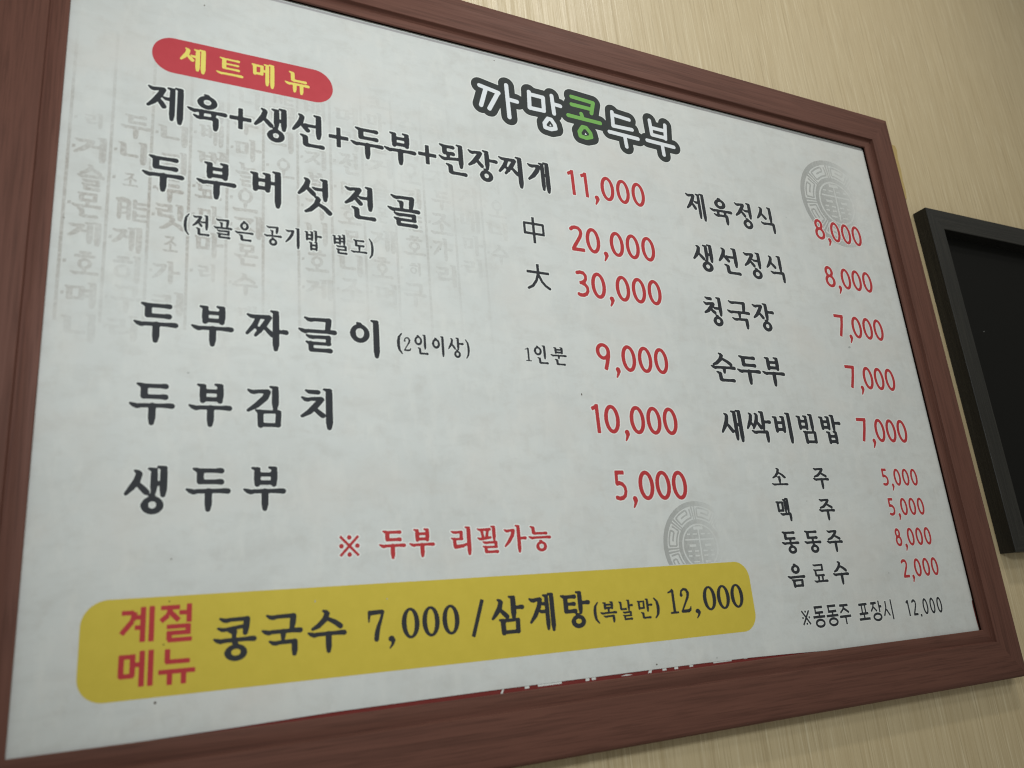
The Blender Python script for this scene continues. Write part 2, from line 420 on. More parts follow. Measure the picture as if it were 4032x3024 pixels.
def GJ(x0, y0, x1, y1):      # final giyeok
    return P((x0 + 1.4, y0 + 1.8, 1.5), (x0 + 9, y0 + 6, 3.6), (x0 + 15, y0 + 7, 3.9), (x0 + 24, y0 + 5.4, 3.4), (x1 - 7, y0 + 4.8, 3.9)) + \
           P((x1 - 6, y0 + 6, 5.6), (x1 - 6, y1 - 14, 5.8), (x1 - 6.6, y1 - 4, 3.9))
def SI(x0, y0, x1, y1):      # narrow siot
    w, h = x1 - x0, y1 - y0
    return P((x0 + w * .40, y0 + 2, 1.6), (x0 + w * .53, y0 + 5.6, 4.0), (x0 + w * .58, y0 + 9, 4.8)) + \
           P((x0 + w * .57, y0 + 9, 5.2), (x0 + w * .49, y0 + h * .42, 5.7), (x0 + w * .28, y0 + h * .70, 4.9), (x0 + 3, y1 - 4, 2.5)) + \
           P((x0 + w * .50, y0 + h * .52, 3.2), (x0 + w * .70, y0 + h * .70, 4.9), (x1 - 5.2, y1 - 7, 5.0))
def SW(x0, y0, x1, y1):      # wide siot
    w, h = x1 - x0, y1 - y0
    return P((x0 + w * .38, y0 + 1.8, 1.6), (x0 + w * .47, y0 + 5, 3.8), (x0 + w * .51, y0 + 9, 4.8)) + \
           P((x0 + w * .50, y0 + 9, 5.0), (x0 + w * .42, y0 + h * .50, 5.4), (x0 + w * .22, y0 + h * .80, 4.6), (x0 + 3, y1 - 3, 2.5)) + \
           P((x0 + w * .50, y0 + h * .44, 3.2), (x0 + w * .74, y0 + h * .64, 4.6), (x1 - 8, y1 - 8, 5.2), (x1 - 5.6, y1 - 5.6, 5))
def JI(x0, y0, x1, y1):
    w, h = x1 - x0, y1 - y0
    return P((x0 + 3.5, y0 + 2, 1.5), (x0 + 10, y0 + 6.4, 3.7), (x0 + 15, y0 + 7.4, 4), (x0 + 23, y0 + 5.2, 3.3), (x1 - 7, y0 + 4.6, 4.2)) + \
           P((x1 - 6.4, y0 + 6, 4.8), (x0 + w * .66, y0 + h * .38, 5.8), (x0 + w * .36, y0 + h * .72, 5.0), (x0 + 3, y1 - 4, 2.5)) + \
           P((x0 + w * .58, y0 + h * .56, 3.2), (x0 + w * .76, y0 + h * .74, 4.8), (x1 - 4.6, y1 - 6.4, 5.0))
def JW(x0, y0, x1, y1):
    w, h = x1 - x0, y1 - y0
    return P((x0 + 5, y0 + 2, 1.5), (x0 + 12, y0 + 6, 3.6), (x0 + 18, y0 + 6.8, 3.9), (x0 + 27, y0 + 5, 3.3), (x0 + w * .72, y0 + 4.6, 4.0)) + \
           P((x0 + w * .72, y0 + 6, 4.6), (x0 + w * .56, y0 + h * .46, 5.2), (x0 + w * .30, y0 + h * .80, 4.6), (x0 + 3, y1 - 3.4, 2.5)) + \
           P((x0 + w * .54, y0 + h * .54, 3.0), (x0 + w * .80, y0 + h * .76, 4.4), (x1 - 5, y1 - 5.8, 4.8))
def CI(x0, y0, x1, y1):
    return P((x0 + 12, y0 + 2, 1.6), (x0 + 19, y0 + 5, 3.7), (x1 - 14, y0 + 5.6, 4.4)) + JI(x0, y0 + 17, x1, y1)
def JJ(x0, y0, x1, y1):
    w, h = x1 - x0, y1 - y0
    return P((x0 + 4, y0 + 2, 1.5), (x0 + 12, y0 + 6, 3.6), (x0 + 18, y0 + 6.4, 3.8), (x1 - 9, y0 + 5.4, 4.2)) + \
           P((x0 + w * .46, y0 + 8, 4.2), (x0 + w * .34, y0 + h * .46, 5.0), (x0 + 3, y0 + h * .86, 2.5)) + \
           P((x1 - 8, y0 + 7, 4.6), (x0 + w * .66, y0 + h * .50, 5.2), (x0 + w * .36, y1 - 4, 2.6)) + \
           P((x0 + w * .36, y0 + h * .52, 2.6), (x0 + w * .52, y0 + h * .74, 3.6)) + P((x0 + w * .70, y0 + h * .56, 3), (x0 + w * .86, y0 + h * .74, 4.4), (x1 - 1, y1 - 7, 4.8))
def SS(x0, y0, x1, y1):
    w = x1 - x0
    return SI(x0, y0, x0 + w * .62, y1)[:2] + SI(x0 + w * .38, y0, x1, y1) + P((x0 + w * .30, y0 + (y1 - y0) * .56, 2.6), (x0 + w * .44, y0 + (y1 - y0) * .78, 3.8))
def TI(x0, y0, x1, y1):
    return DI(x0, y0, x1, y1) + E_(x0 + 14, x1 - 3, (y0 + y1) / 2 + .5, 3.2)
def PI_(x0, y0, x1, y1):
    w = x1 - x0
    return P((x0 + 2, y0 + 2, 1.5), (x0 + 9, y0 + 5.4, 3.4), (x0 + 15, y0 + 5.6, 3.5), (x1 - 6, y0 + 4.4, 4.2)) + P((x0 + w * .32, y0 + 8, 4), (x0 + w * .40, y1 - 9, 4.6)) + \
           P((x0 + w * .74, y0 + 8, 4.6), (x0 + w * .64, y1 - 9, 4.2)) + P((x0 + 1.6, y1 - 9, 1.5), (x0 + 9, y1 - 4.8, 3.6), (x0 + 16, y1 - 4.4, 3.9), (x1 - 5, y1 - 9.5, 3.6))

def plus(): return BAR(4.6, (0, 30), (52, 30)) + BAR(4.6, (26, 0), (26, 60))
def paren(left=True):
    a = [(14, 1, 1.2), (6, 18, 2.6), (3.6, 40, 3.4), (3.6, 60, 3.4), (6, 82, 2.6), (14, 99, 1.2)]
    return [('p', a if left else [(17 - x, y, r) for x, y, r in a])]

G = {
 '두': DI(13, 7, 75, 41) + H_(0, 88.5, 55.8) + T_(44.5, 57, 98),
 '부': BI(16, 1, 70, 45) + H_(0, 88.5, 55.5) + T_(44.5, 57, 98),
 '제': JI(0, 6, 42, 64) + S_(34, 54, 35) + V_(56, 3, 93, 5.2) + V_(74, 0, 100, 6.0),
 '육': RG(45, 22, 21.5, 18, 12) + H_(0, 90.5, 49) + T_(32, 50, 68, 5) + T_(60, 50, 68, 5) + GJ(14, 62, 71, 100),
 '생': SI(0, 8, 46, 62) + V_(54.4, 4, 60, 5.7) + B_(54, 72, 37) + V_(72.5, 0, 65, 6.1) + RG(52.7, 82, 20, 17.5, 12),
 '선': SI(0, 3, 44, 56) + S_(32, 64, 34) + V_(67, 0, 70, 6.2) + NI(20, 62, 81, 97),
 '된': DI(3, 6, 48, 37) + T_(28, 36, 50, 5) + P((1, 44, 1.4), (9, 49.5, 3.7), (16, 51.6, 4.2), (26, 50, 3.5), (62, 46, 3.6)) + V_(66, 0, 74, 6.2) + NI(20, 65, 82, 97),
 '장': JI(0, 6, 46, 58) + V_(59, 0, 60, 6.2) + E_(60, 92, 30) + RG(54, 81, 19, 17, 11.5),
 '찌': JJ(0, 8, 58, 64) + V_(66, 0, 100, 6.2),
 '개': G1(0, 12, 44, 66) + V_(50, 4, 94, 5.4) + B_(50, 66, 43) + V_(66, 0, 100, 6),
 '버': BI(0, 8, 47, 60, 5.8) + B_(42, 62, 34, 3.4) + V_(65, 0, 99.5, 6.6),
 '섯': SI(0, 2, 44, 52) + S_(36, 66, 30) + V_(68, 0, 62, 6) + SW(16, 50, 84, 99),
 '전': JI(0, 6, 46, 58) + S_(35, 64, 34) + V_(67, 0, 70, 6.2) + NI(18, 62, 80.5, 97),
 '골': GT(10, 9, 74, 46) + T_(38, 30, 48, 5) + P((29, 26, 1.4), (37, 29, 3.6)) + H_(0, 88.5, 51) + RI(15, 60, 80, 99),
 '은': RG(46, 26, 20, 20, 11) + H_(0, 90, 59) + NI(20, 68, 80, 99),
 '공': GT(12, 3, 74, 38) + T_(42, 28, 46, 4.8) + P((32, 24, 1.4), (40, 27, 3.4)) + H_(0, 90, 51) + RG(46, 81, 20, 17, 11),
 '기': G1(0, 12, 44, 74) + V_(62, 0, 100, 6.4),
 '밥': BI(0, 6, 45, 52, 5.6) + V_(60, 0, 56, 6) + E_(60, 92, 28) + BI(22, 56, 68, 99, 5.4),
 '별': BI(0, 6, 46, 52, 5.4) + B_(40, 62, 20, 3) + B_(40, 62, 36, 3) + V_(64, 0, 54, 6) + RI(18, 56, 80, 99),
 '도': DI(14, 16, 74, 52) + T_(46, 50, 74, 5.4) + H_(0, 88, 80),
 '짜': JJ(0, 12, 60, 68) + V_(67, 0, 99, 6.4) + E_(68, 95, 52),
 '글': GT(14, 8, 78, 46) + H_(0, 90, 43.5) + RI(16, 53, 79, 96),
 '이': RG(23, 39, 23, 23, 12) + V_(64, 2, 100, 6.6),
 '인': RG(23, 31, 22, 22, 11) + V_(62, 0, 72, 6.2) + NI(18, 64, 80, 98),
 '상': SI(0, 4, 46, 60) + V_(61, 0, 60, 6.2) + E_(62, 95, 29) + RG(54, 81, 19, 17, 11),
 '분': BI(19, 1, 72, 37, 5.6) + H_(0, 92, 47) + T_(46, 48, 66, 5.4) + NI(22, 66, 82, 99),
 '김': G1(0, 9, 52, 63) + V_(62, 0, 58, 6.6) + MI(19, 58, 74, 100),
 '치': CI(2, 4, 54, 72) + V_(64, 0, 99, 6.6),
 '정': JI(0, 5, 46, 57) + S_(36, 62, 31) + V_(66, 0, 60, 6.2) + RG(50, 81, 20, 17, 11),
 '식': SI(0, 3, 46, 52) + V_(66, 0, 60, 6.2) + GJ(16, 60, 80, 100),
 '청': CI(0, 2, 48, 60) + S_(38, 64, 38) + V_(68, 0, 64, 6.2) + RG(52, 82, 19, 16, 11),
 '국': GT(10, 2, 78, 40) + H_(0, 92, 42) + T_(48, 43, 62, 5.2) + GJ(16, 62, 80, 100),
 '순': SW(8, 0, 82, 44) + H_(0, 92, 50) + T_(48, 51, 70, 5.2) + NI(18, 64, 84, 98),
 '새': SI(0, 11, 46, 74) + V_(55, 3, 95, 5.8) + B_(55, 72, 46, 3.6) + V_(73, 0, 100, 6.2),
 '싹': SS(0, 6, 62, 60) + V_(68, 0, 60, 6) + E_(68, 100, 34) + GJ(18, 62, 84, 100),
 '비': BI(0, 12, 48, 66, 5.8) + V_(66, 0, 100, 6.4),
 '빔': BI(0, 6, 46, 54, 5.6) + V_(64, 0, 58, 6.2) + MI(20, 58, 75, 100),
 '소': SW(8, 0, 82, 58) + T_(46, 52, 84, 5.6) + P((35, 50, 1.5), (43, 53, 3.6)) + H_(0, 90, 92, 3.9),
 '주': JW(6, 2, 80, 46) + H_(0, 90, 55) + T_(48, 56, 100, 5.8),
 '맥': MI(0, 14, 40, 60, 5.2) + V_(50, 5, 62, 5) + B_(50, 64, 34, 3.4) + V_(65, 0, 64, 5.6) + GJ(16, 64, 78, 100),
 '동': DI(8, 1, 74, 37) + T_(46, 36, 50, 5) + H_(0, 90, 53) + RG(50, 82, 21, 17, 11),
 '음': RG(46, 23, 21, 18, 11) + H_(0, 90, 56) + MI(18, 66, 76, 100, 5.4),
 '료': RI(4, 0, 74, 64) + T_(32, 62, 88, 5) + T_(58, 62, 88, 5) + H_(0, 92, 91, 3.9),
 '수': SW(8, 0, 82, 46) + H_(0, 90, 56) + T_(48, 57, 100, 5.8),
 '세': SI(0, 4, 44, 58) + S_(34, 54, 34) + V_(56, 3, 93, 5.8) + V_(74, 0, 100, 6.4),
 '트': TI(12, 0, 82, 62) + H_(0, 94, 88, 4.6, 1.15),
 '메': MI(0, 10, 42, 54, 5.4) + B_(38, 56, 33, 3.6) + V_(57, 3, 93, 5.8) + V_(76, 0, 100, 6.4),
 '뉴': NI(16, 0, 82, 44) + H_(0, 92, 55) + T_(36, 56, 92, 5.6) + T_(62, 56, 98, 5.6),
 '리': RI(0, 14, 46, 72) + P((14, 72, 3.8), (30, 70, 4), (62, 60, 3.4)) + V_(64, 0, 100, 6.2),
 '필': PI_(0, 8, 56, 52) + V_(66, 0, 54, 5.8) + RI(18, 56, 80, 100),
 '가': G1(0, 14, 46, 78) + V_(60, 0, 100, 6.2) + E_(60, 92, 48),
 '능': NI(8, 0, 78, 34) + H_(0, 92, 45) + RG(50, 80, 21, 19, 11),
 '콩': GT(12, 0, 78, 42) + P((9, 24, 1.5), (18, 28, 3.4), (26, 28, 3.4), (66, 22, 3.3)) + T_(44, 34, 50, 5) + P((33, 33, 1.4), (41, 35, 3.4)) + H_(0, 92, 53, 3.7) + RG(48, 82, 23, 18, 12),
 '삼': SI(0, 6, 48, 60) + V_(62, 0, 60, 6.4) + E_(63, 92, 31) + MI(20, 59, 77, 100),
 '계': G1(0, 10, 44, 76) + S_(38, 58, 27) + S_(30, 58, 47) + V_(58, 3, 96, 5.6) + V_(75, 0, 100, 6.2),
 '탕': TI(0, 8, 50, 58) + V_(62, 0, 62, 6.2) + E_(63, 94, 32) + RG(52, 82, 22, 17, 12),
 '복': BI(16, 0, 72, 36, 5.6) + T_(46, 34, 50, 5) + H_(0, 90, 53) + GJ(16, 64, 76, 100),
 '날': NI(0, 6, 50, 50) + V_(64, 0, 56, 6) + E_(64, 92, 28) + RI(20, 57, 82, 100),
 '만': MI(0, 8, 44, 52, 5.4) + V_(62, 0, 66, 6) + E_(62, 92, 32) + NI(18, 66, 78, 100),
 # old script only
 '能': T_(16, 12, 96, 4.5) + T_(44, 12, 96, 4.5) + B_(16, 44, 14) + B_(16, 44, 42) + B_(16, 44, 66) + P((10, 4, 4), (24, 0, 4), (40, 6, 4)) + T_(62, 6, 40, 4.5) + E_(62, 98, 40) + B_(62, 92, 18) + T_(62, 56, 96, 4.5) + E_(62, 98, 95) + B_(62, 92, 72),
 '늘': NI(14, 0, 80, 30) + H_(0, 92, 42) + RI(16, 54, 80, 99), '매': MI(0, 14, 40, 66) + V_(52, 3, 94, 5.4) + B_(52, 72, 46) + V_(74, 0, 100), '미': MI(0, 14, 48, 70) + V_(68, 0, 100),
 '거': G1(0, 14, 46, 70) + S_(36, 64, 40) + V_(66, 0, 100), '니': NI(0, 8, 52, 70) + V_(66, 0, 100), '게': G1(0, 12, 40, 66) + S_(30, 52, 40) + V_(54, 3, 93, 5.8) + V_(74, 0, 100),
 '슬': SW(8, 0, 82, 38) + H_(0, 92, 46) + RI(16, 58, 80, 99), '몬': MI(16, 0, 74, 36) + T_(46, 34, 50, 5) + H_(0, 90, 54) + NI(18, 64, 80, 99),
 '조': JW(6, 2, 82, 56) + T_(46, 52, 80, 5.6) + H_(0, 92, 88), '릿': RI(0, 2, 50, 52) + V_(70, 0, 60) + SW(14, 50, 84, 99), '마': MI(0, 16, 46, 70) + V_(62, 0, 100) + E_(62, 92, 48),
 '오': RG(46, 30, 26, 28, 9) + T_(46, 56, 82, 5) + H_(0, 92, 90), '지': JI(0, 12, 54, 76) + V_(68, 0, 100), '히': B_(14, 40, 8) + B_(2, 52, 22) + RG(27, 58, 23, 24, 9, False) + V_(70, 0, 100),
 '호': B_(30, 60, 6) + B_(14, 76, 20) + RG(45, 50, 22, 20, 9, False) + H_(0, 92, 88) + T_(45, 70, 88, 5), '며': MI(0, 16, 46, 70) + B_(46, 66, 32) + B_(46, 66, 54) + V_(68, 0, 100), '배': BI(0, 8, 42, 62, 5.2) + V_(54, 3, 94, 5.4) + B_(54, 72, 46) + V_(74, 0, 100),
 '구': GT(10, 4, 78, 44) + H_(0, 92, 52) + T_(46, 53, 99), '너': NI(0, 10, 50, 70) + S_(38, 64, 40) + V_(68, 0, 100),
}
def ell(cx, cy, rx, ry, ws, wt, n=28):
    return [('p', [(cx + rx * math.cos(2 * math.pi * i / n), cy + ry * math.sin(2 * math.pi * i / n),
                    wt + (ws - wt) * abs(math.cos(2 * math.pi * i / n)) ** 1.5) for i in range(n + 1)])]
def pl(r, *pts): return [('p', [(x, y, r) for x, y in pts])]
SANS = {
 '0': ell(30, 50, 23.5, 44.5, 6.6, 5.5),
 '1': BAR(6.6, (24, 0), (24, 100)) + BAR(5.4, (2, 16), (25, 6)),
 '2': pl(5.8, (6, 15), (14, 8), (26, 5.8), (38, 8), (46, 17), (47, 28), (42, 42), (30, 60), (16, 80), (9, 92)) + BAR(5.8, (3, 94.2), (56, 94.2)),
 '3': pl(5.8, (6, 9), (20, 5.8), (36, 8), (45, 18), (44, 31), (36, 41), (24, 46)) + pl(5.8, (24, 47), (38, 52), (48, 62), (49, 76), (41, 88), (26, 94), (12, 94), (4, 91)) + BAR(5.2, (14, 46.5), (28, 46.5)),
 '5': BAR(5.8, (8, 5.8), (48, 5.8)) + BAR(6.0, (13, 3), (11, 46)) + pl(5.8, (12, 44), (24, 41.5), (37, 46), (47, 56), (49, 70), (44, 84), (33, 92), (18, 94.2), (5, 91)),
 '7': BAR(6.0, (0, 6), (55, 6)) + [('bar', [(48.5, 5), (38, 46), (20, 100)], 6.4)],
 '8': ell(29, 26, 17.5, 20.5, 6.4, 5.5) + ell(29, 70.5, 22.5, 24, 6.6, 5.5),
 '9': ell(29, 31, 22, 25.5, 6.4, 5.5) + [('p', [(51, 32, 6.4), (49, 50, 6.4), (42, 74, 6.4)])] + BAR(6.4, (44, 68), (33, 100)),
 ',': P((10, 8, 8), (12, 14, 7.4), (10, 24, 4.4), (3, 38, 2.0)),
 '.': BAR(6, (0, 6), (12, 6)),
}
SERIF = {
 '0': ell(30, 50, 22.5, 46, 7.6, 3.6),
 '1': P((26, 4, 4), (28, 10, 6.4), (28, 92, 6.4)) + P((4, 14, 2.6), (16, 11, 3.2), (26, 5, 3.6)) + BAR(3.2, (6, 96.6), (50, 96.6)),
 '2': P((10, 28, 7)) + P((8, 26, 4), (12, 12, 3.8), (26, 4.4, 4), (40, 9, 5.4), (47, 22, 6.6), (43, 38, 6), (28, 60, 4.2), (10, 86, 3.6), (6, 94, 3.6)) + P((6, 94, 5.4), (40, 94, 6), (50, 90, 4.6), (54, 78, 2)),
 '7': P((8, 8, 7), (50, 6, 6)) + P((6, 6, 5.5), (4, 22, 3.4), (3, 36, 1.6)) + P((54, 6, 4), (46, 30, 4.6), (36, 54, 6.6), (30, 76, 8), (28, 92, 7.6)),
 ',': P((9, 9, 9), (14, 14, 6), (12, 26, 3.4), (4, 38, 1.6)),
 '/': BAR(5, (38, 2), (3, 98)),
 '(': paren(True), ')': paren(False), '+': plus(),
}
G['('] = paren(True); G[')'] = paren(False); G['+'] = plus()

_cache = {}
def glyph_field(key, strokes, step=1.9, pad=16):
    if key in _cache: return _cache[key]
    pts = np.array([(q[0], q[1]) for s in strokes for q in s[1]])
    lo, hi = pts.min(0) - pad, pts.max(0) + pad
    xs = np.arange(lo[0], hi[0] + step, step); zs = np.arange(lo[1], hi[1] + step, step)
    X, Z = np.meshgrid(xs, zs)
    D = field(strokes, X, Z)
    I = D < 0
    cx = np.nonzero(I.any(0))[0]; cz = np.nonzero(I.any(1))[0]
    # ink box refined by the distance at the border samples
    b = (xs[cx[0]] + D[:, cx[0]].min(), xs[cx[-1]] - D[:, cx[-1]].min(), zs[cz[0]] + D[cz[0]].min(), zs[cz[-1]] - D[cz[-1]].min())
    _cache[key] = (D, xs, zs, b); return _cache[key]

class Ink:
    """collects flat printed shapes on the sheet, each on its own layer, into one mesh"""
    def __init__(s): s.V = []; s.F = []; s.mi = []; s.mats = []
    def mat(s, m):
        if m not in s.mats: s.mats.append(m)
        return s.mats.index(m)
    def polys(s, polys, y, m, f=lambda x, z: (x, z)):
        k = s.mat(m)
        for p in polys:
            q = [f(a, b) for a, b in p]
            A = sum(q[i][0] * q[(i + 1) % len(q)][1] - q[(i + 1) % len(q)][0] * q[i][1] for i in range(len(q)))
            if A < 0: q.reverse()
            n = len(s.V); s.V += [(x, y, z) for x, z in q]; s.F.append(tuple(range(n, n + len(q)))); s.mi.append(k)
    def glyph(s, key, strokes, box, m, par=0, halo=0.0014, base=-0.00008, bold=None):
        D, xs, zs, b = glyph_field(key, strokes)
        w_ = bold if bold is not None else {'G': 1.5, 'S': 1.4, 'F': 1.0}[key[0]]
        b = (b[0] - w_, b[1] + w_, b[2] - w_, b[3] + w_)
        x0, x1, z0, z1 = box
        sx = (x1 - x0) / (b[1] - b[0]); sz = (z1 - z0) / (b[3] - b[2])
        f = lambda x, z: (x0 + (x - b[0]) * sx, z1 - (z - b[2]) * sz)
        e = 0.000008 * (par % 2)
        if halo: s.polys(fill(D, xs, zs, w_ + halo / ((sx + sz) / 2)), base + 0.00004 - e, 'halo', f)
        s.polys(fill(D, xs, zs, w_), base - e, m, f)
    def build(s, name, parent=None, **k):
        return tag(mesh_obj(name, s.V, s.F, [MAT[m] for m in s.mats], parent or sheet, mi=s.mi), **k)

def text(name, items, m='black', alpha=None, halo=0.0014, base=-0.00008, bold=None, **k):
    ink = Ink(); alpha = alpha or G
    for i, (ch, x0, x1, z0, z1) in enumerate(items):
        nm = 'S' if alpha is SANS else 'F' if alpha is SERIF else 'G'
        ink.glyph(nm + ch, alpha[ch], (x0, x1, z0, z1), m, i, halo, base, bold)
    return ink.build(name, **k)
def price(lead, comma, zeros, zw, z0, z1, m='red', alpha=SANS, cz=(0.0054, -0.0092), halo=0.0013, cch=',', base=-0.00008, bold=None):
    it = [(c, a, b, z0, z1) for c, a, b in lead]
    it += [(cch, comma, comma + cz_w(alpha, z1 - z0, cch), z0 + cz[1], z0 + cz[0])]
    it += [('0', x, x + zw, z0, z1) for x in zeros]
    return text('price_lettering', it, m, alpha, halo, base, bold)
def cz_w(alpha, h, c): return h * (0.21 if c == ',' and alpha is SANS else 0.15 if c == '.' else 0.25)

# ---- left column --------------------------------------------------------------------------------
text('dish_lettering', [('제', .0758, .1124, .6025, .6487), ('육', .1156, .1575, .6027, .6478), ('+', .1594, .1830, .6114, .6384), ('생', .1853, .2218, .6026, .6483), ('선', .2272, .2647, .6038, .6487),
     ('+', .2692, .2927, .6112, .6380), ('두', .2949, .3357, .6020, .6445), ('부', .3357, .3769, .6020, .6477), ('+', .3792, .4031, .6103, .6374), ('된', .4060, .4438, .6019, .6468),
     ('장', .4455, .4880, .6003, .6464), ('찌', .4879, .5233, .5995, .6461), ('개', .5304, .5636, .5993, .6458)])
text('dish_lettering', [('두', .0748, .1158, .5196, .5618), ('부', .1271, .1679, .5196, .5649), ('버', .1818, .2151, .5194, .5654), ('섯', .2327, .2714, .5198, .5655), ('전', .2855, .3227, .5206, .5648), ('골', .3366, .3775, .5192, .5610)])
text('note_lettering', [('(', .1164, .1221, .4742, .4992), ('전', .1246, .1419, .4751, .4997), ('골', .1453, .1644, .4748, .4980), ('은', .1665, .1861, .4749, .4991), ('공', .1964, .2157, .4738, .4975), ('기', .2190, .2346, .4733, .4990),
     ('밥', .2399, .2592, .4737, .4990), ('별', .2706, .2876, .4736, .4987), ('도', .2912, .3105, .4776, .4950), (')', .3122, .3180, .4729, .4982)], halo=.0011)
text('dish_lettering', [('두', .0741, .1150, .3539, .3961), ('부', .1262, .1673, .3539, .3987), ('짜', .1783, .2222, .3535, .3992), ('글', .2315, .2733, .3552, .3957), ('이', .2871, .3204, .3531, .3983)], halo=.0011)
ink = Ink()
for i, (c, a, b, z0, z1) in enumerate([('(', .3402, .3471, .3605, .3857), ('2', .3479, .3567, .3643, .3813), ('인', .3608, .3773, .3612, .3858), ('이', .3818, .3967, .3602, .3857), ('상', .4013, .4214, .3603, .3856), (')', .4230, .4284, .3605, .3843)]):
    ink.glyph('F2' if c == '2' else 'G' + c, SERIF['2'] if c == '2' else G[c], (a, b, z0, z1), 'black', i, .0008)
ink.build('note_lettering')
ink = Ink()
for i, (c, a, b, z0, z1) in enumerate([('1', .5007, .5092, .3628, .3805), ('인', .5130, .5323, .3602, .3847), ('분', .5358, .5589, .3600, .3841)]):
    ink.glyph('F1' if c == '1' else 'G' + c, SERIF['1'] if c == '1' else G[c], (a, b, z0, z1), 'black', i, .0008)
ink.build('note_lettering')
text('dish_lettering', [('두', .0739, .1144, .2712, .3133), ('부', .1259, .1668, .2709, .3158), ('김', .1800, .2143, .2714, .3162), ('치', .2330, .2668, .2709, .3162)], halo=.001)
text('dish_lettering', [('생', .0737, .1102, .1873, .2330), ('두', .1256, .1665, .1887, .2313), ('부', .1775, .2185, .1885, .2330)], halo=.001)
# size characters
def raw_ink(name, strokes, m, halo=0.0, base=-0.00008, step=0.0005, parent=None, level=0.0, extra=None):
    pts = np.array([(q[0], q[1]) for s in strokes for q in s[1]]); pad = 0.014
    lo, hi = pts.min(0) - pad, pts.max(0) + pad
    xs = np.arange(lo[0], hi[0], step); zs = np.arange(lo[1], hi[1], step)
    X, Z = np.meshgrid(xs, zs); D = field(strokes, X, Z)
    ink = Ink()
    if halo: ink.polys(fill(D, xs, zs, halo), base + 0.00004, 'halo')
    ink.polys(fill(D, xs, zs, level), base, m)
    if extra: extra(ink)
    return ink.build(name, parent)
r = .0018
raw_ink('size_lettering', BAR(r, (.5164, .5508), (.5459, .5506)) + BAR(r, (.5447, .5512), (.5446, .5352)) + BAR(r, (.5176, .5512), (.5176, .5352)) + BAR(r, (.5164, .5367), (.5459, .5365)) + BAR(.0020, (.5306, .5602), (.5306, .5229)), 'black', .0012)
raw_ink('size_lettering', BAR(.0019, (.5142, .4825), (.5464, .4821)) + BAR(.0020, (.5305, .4941), (.5305, .4800)) + [('p', [(.5304, .481, .0019), (.527, .471, .0019), (.5215, .4635, .0019), (.5152, .4600, .0018)])] + [('p', [(.5306, .480, .0018), (.535, .470, .0019), (.540, .4645, .0019), (.5452, .4614, .0020)])], 'black', .0012)
# prices of the left column
price([('1', .5912, .6017, ), ('1', .6118, .6223)], .6310, (.6429, .6685, .6942), .0224, .6043, .6424)
price([('2', .5842, .6052), ('0', .6082, .6306)], .6337, (.6458, .6716, .6973), .0228, .5206, .5582)
price([('3', .5853, .6041), ('0', .6080, .6304)], .6337, (.6458, .6715, .6972), .0228, .4558, .4933)
price([('9', .6023, .6238)], .6287, (.6401, .6657, .6912), .0225, .3580, .3945)
price([('1', .5849, .5957), ('0', .6024, .6253)], .6300, (.6402, .6657, .6912), .0231, .2760, .3130)
price([('5', .6050, .6230)], .6290, (.6403, .6656, .6909), .0234, .1932, .2300)
# ---- right column --------------------------------------------------------------------------------
text('dish_lettering', [('제', .7897, .8247, .5991, .6450), ('육', .8325, .8761, .5995, .6441), ('정', .8819, .9148, .5995, .6446), ('식', .9243, .9593, .5989, .6443)], halo=.0011)
text('dish_lettering', [('생', .7860, .8234, .5176, .5621), ('선', .8325, .8725, .5186, .5623), ('정', .8813, .9145, .5173, .5616), ('식', .9243, .9592, .5167, .5618)], halo=.0011)
text('dish_lettering', [('청', .7899, .8230, .4347, .4796), ('국', .8317, .8744, .4347, .4773), ('장', .8796, .9215, .4348, .4792)], halo=.0011)
text('dish_lettering', [('순', .7850, .8293, .3530, .3956), ('두', .8311, .8745, .3513, .3943), ('부', .8769, .9199, .3511, .3958)], halo=.0011)
text('dish_lettering', [('새', .7853, .8236, .2688, .3143), ('싹', .8302, .8760, .2692, .3141), ('비', .8790, .9131, .2686, .3137), ('빔', .9242, .9585, .2687, .3134), ('밥', .9678, 1.0110, .2692, .3137)], halo=.0011)
for c, z0, z1 in (('8', .6042, .6408), ('8', .5217, .5583), ('7', .4392, .4760), ('7', .3566, .3932), ('7', .2743, .3107)):
    price([(c, 1.0448, 1.0664 if c == '8' else 1.0652)], 1.0702, (1.0803, 1.1046, 1.1289), .0218, z0, z1)
# drinks
text('dish_lettering', [('소', .8569, .8871, .2100, .2345), ('주', .9345, .9651, .2046, .2350)], halo=.0008, bold=2.1)
text('dish_lettering', [('맥', .8572, .8828, .1617, .1936), ('주', .9341, .9646, .1612, .1915)], halo=.0008, bold=2.1)
text('dish_lettering', [('동', .8557, .8869, .1193, .1492), ('동', .8960, .9272, .1188, .1491), ('주', .9371, .9676, .1182, .1484)], halo=.0008, bold=2.1)
text('dish_lettering', [('음', .8551, .8863, .0760, .1072), ('료', .9007, .9266, .0801, .1046), ('수', .9366, .9670, .0752, .1066)], halo=.0008, bold=2.1)
for c, z0 in (('5', .2086), ('5', .1650), ('8', .1213), ('2', .0775)):
    price([(c, 1.0730, 1.0862)], 1.0906, (1.0986, 1.1169, 1.1352), .0150, z0, z0 + .0259, cz=(.0036, -.0070), halo=.0009, bold=2.2)
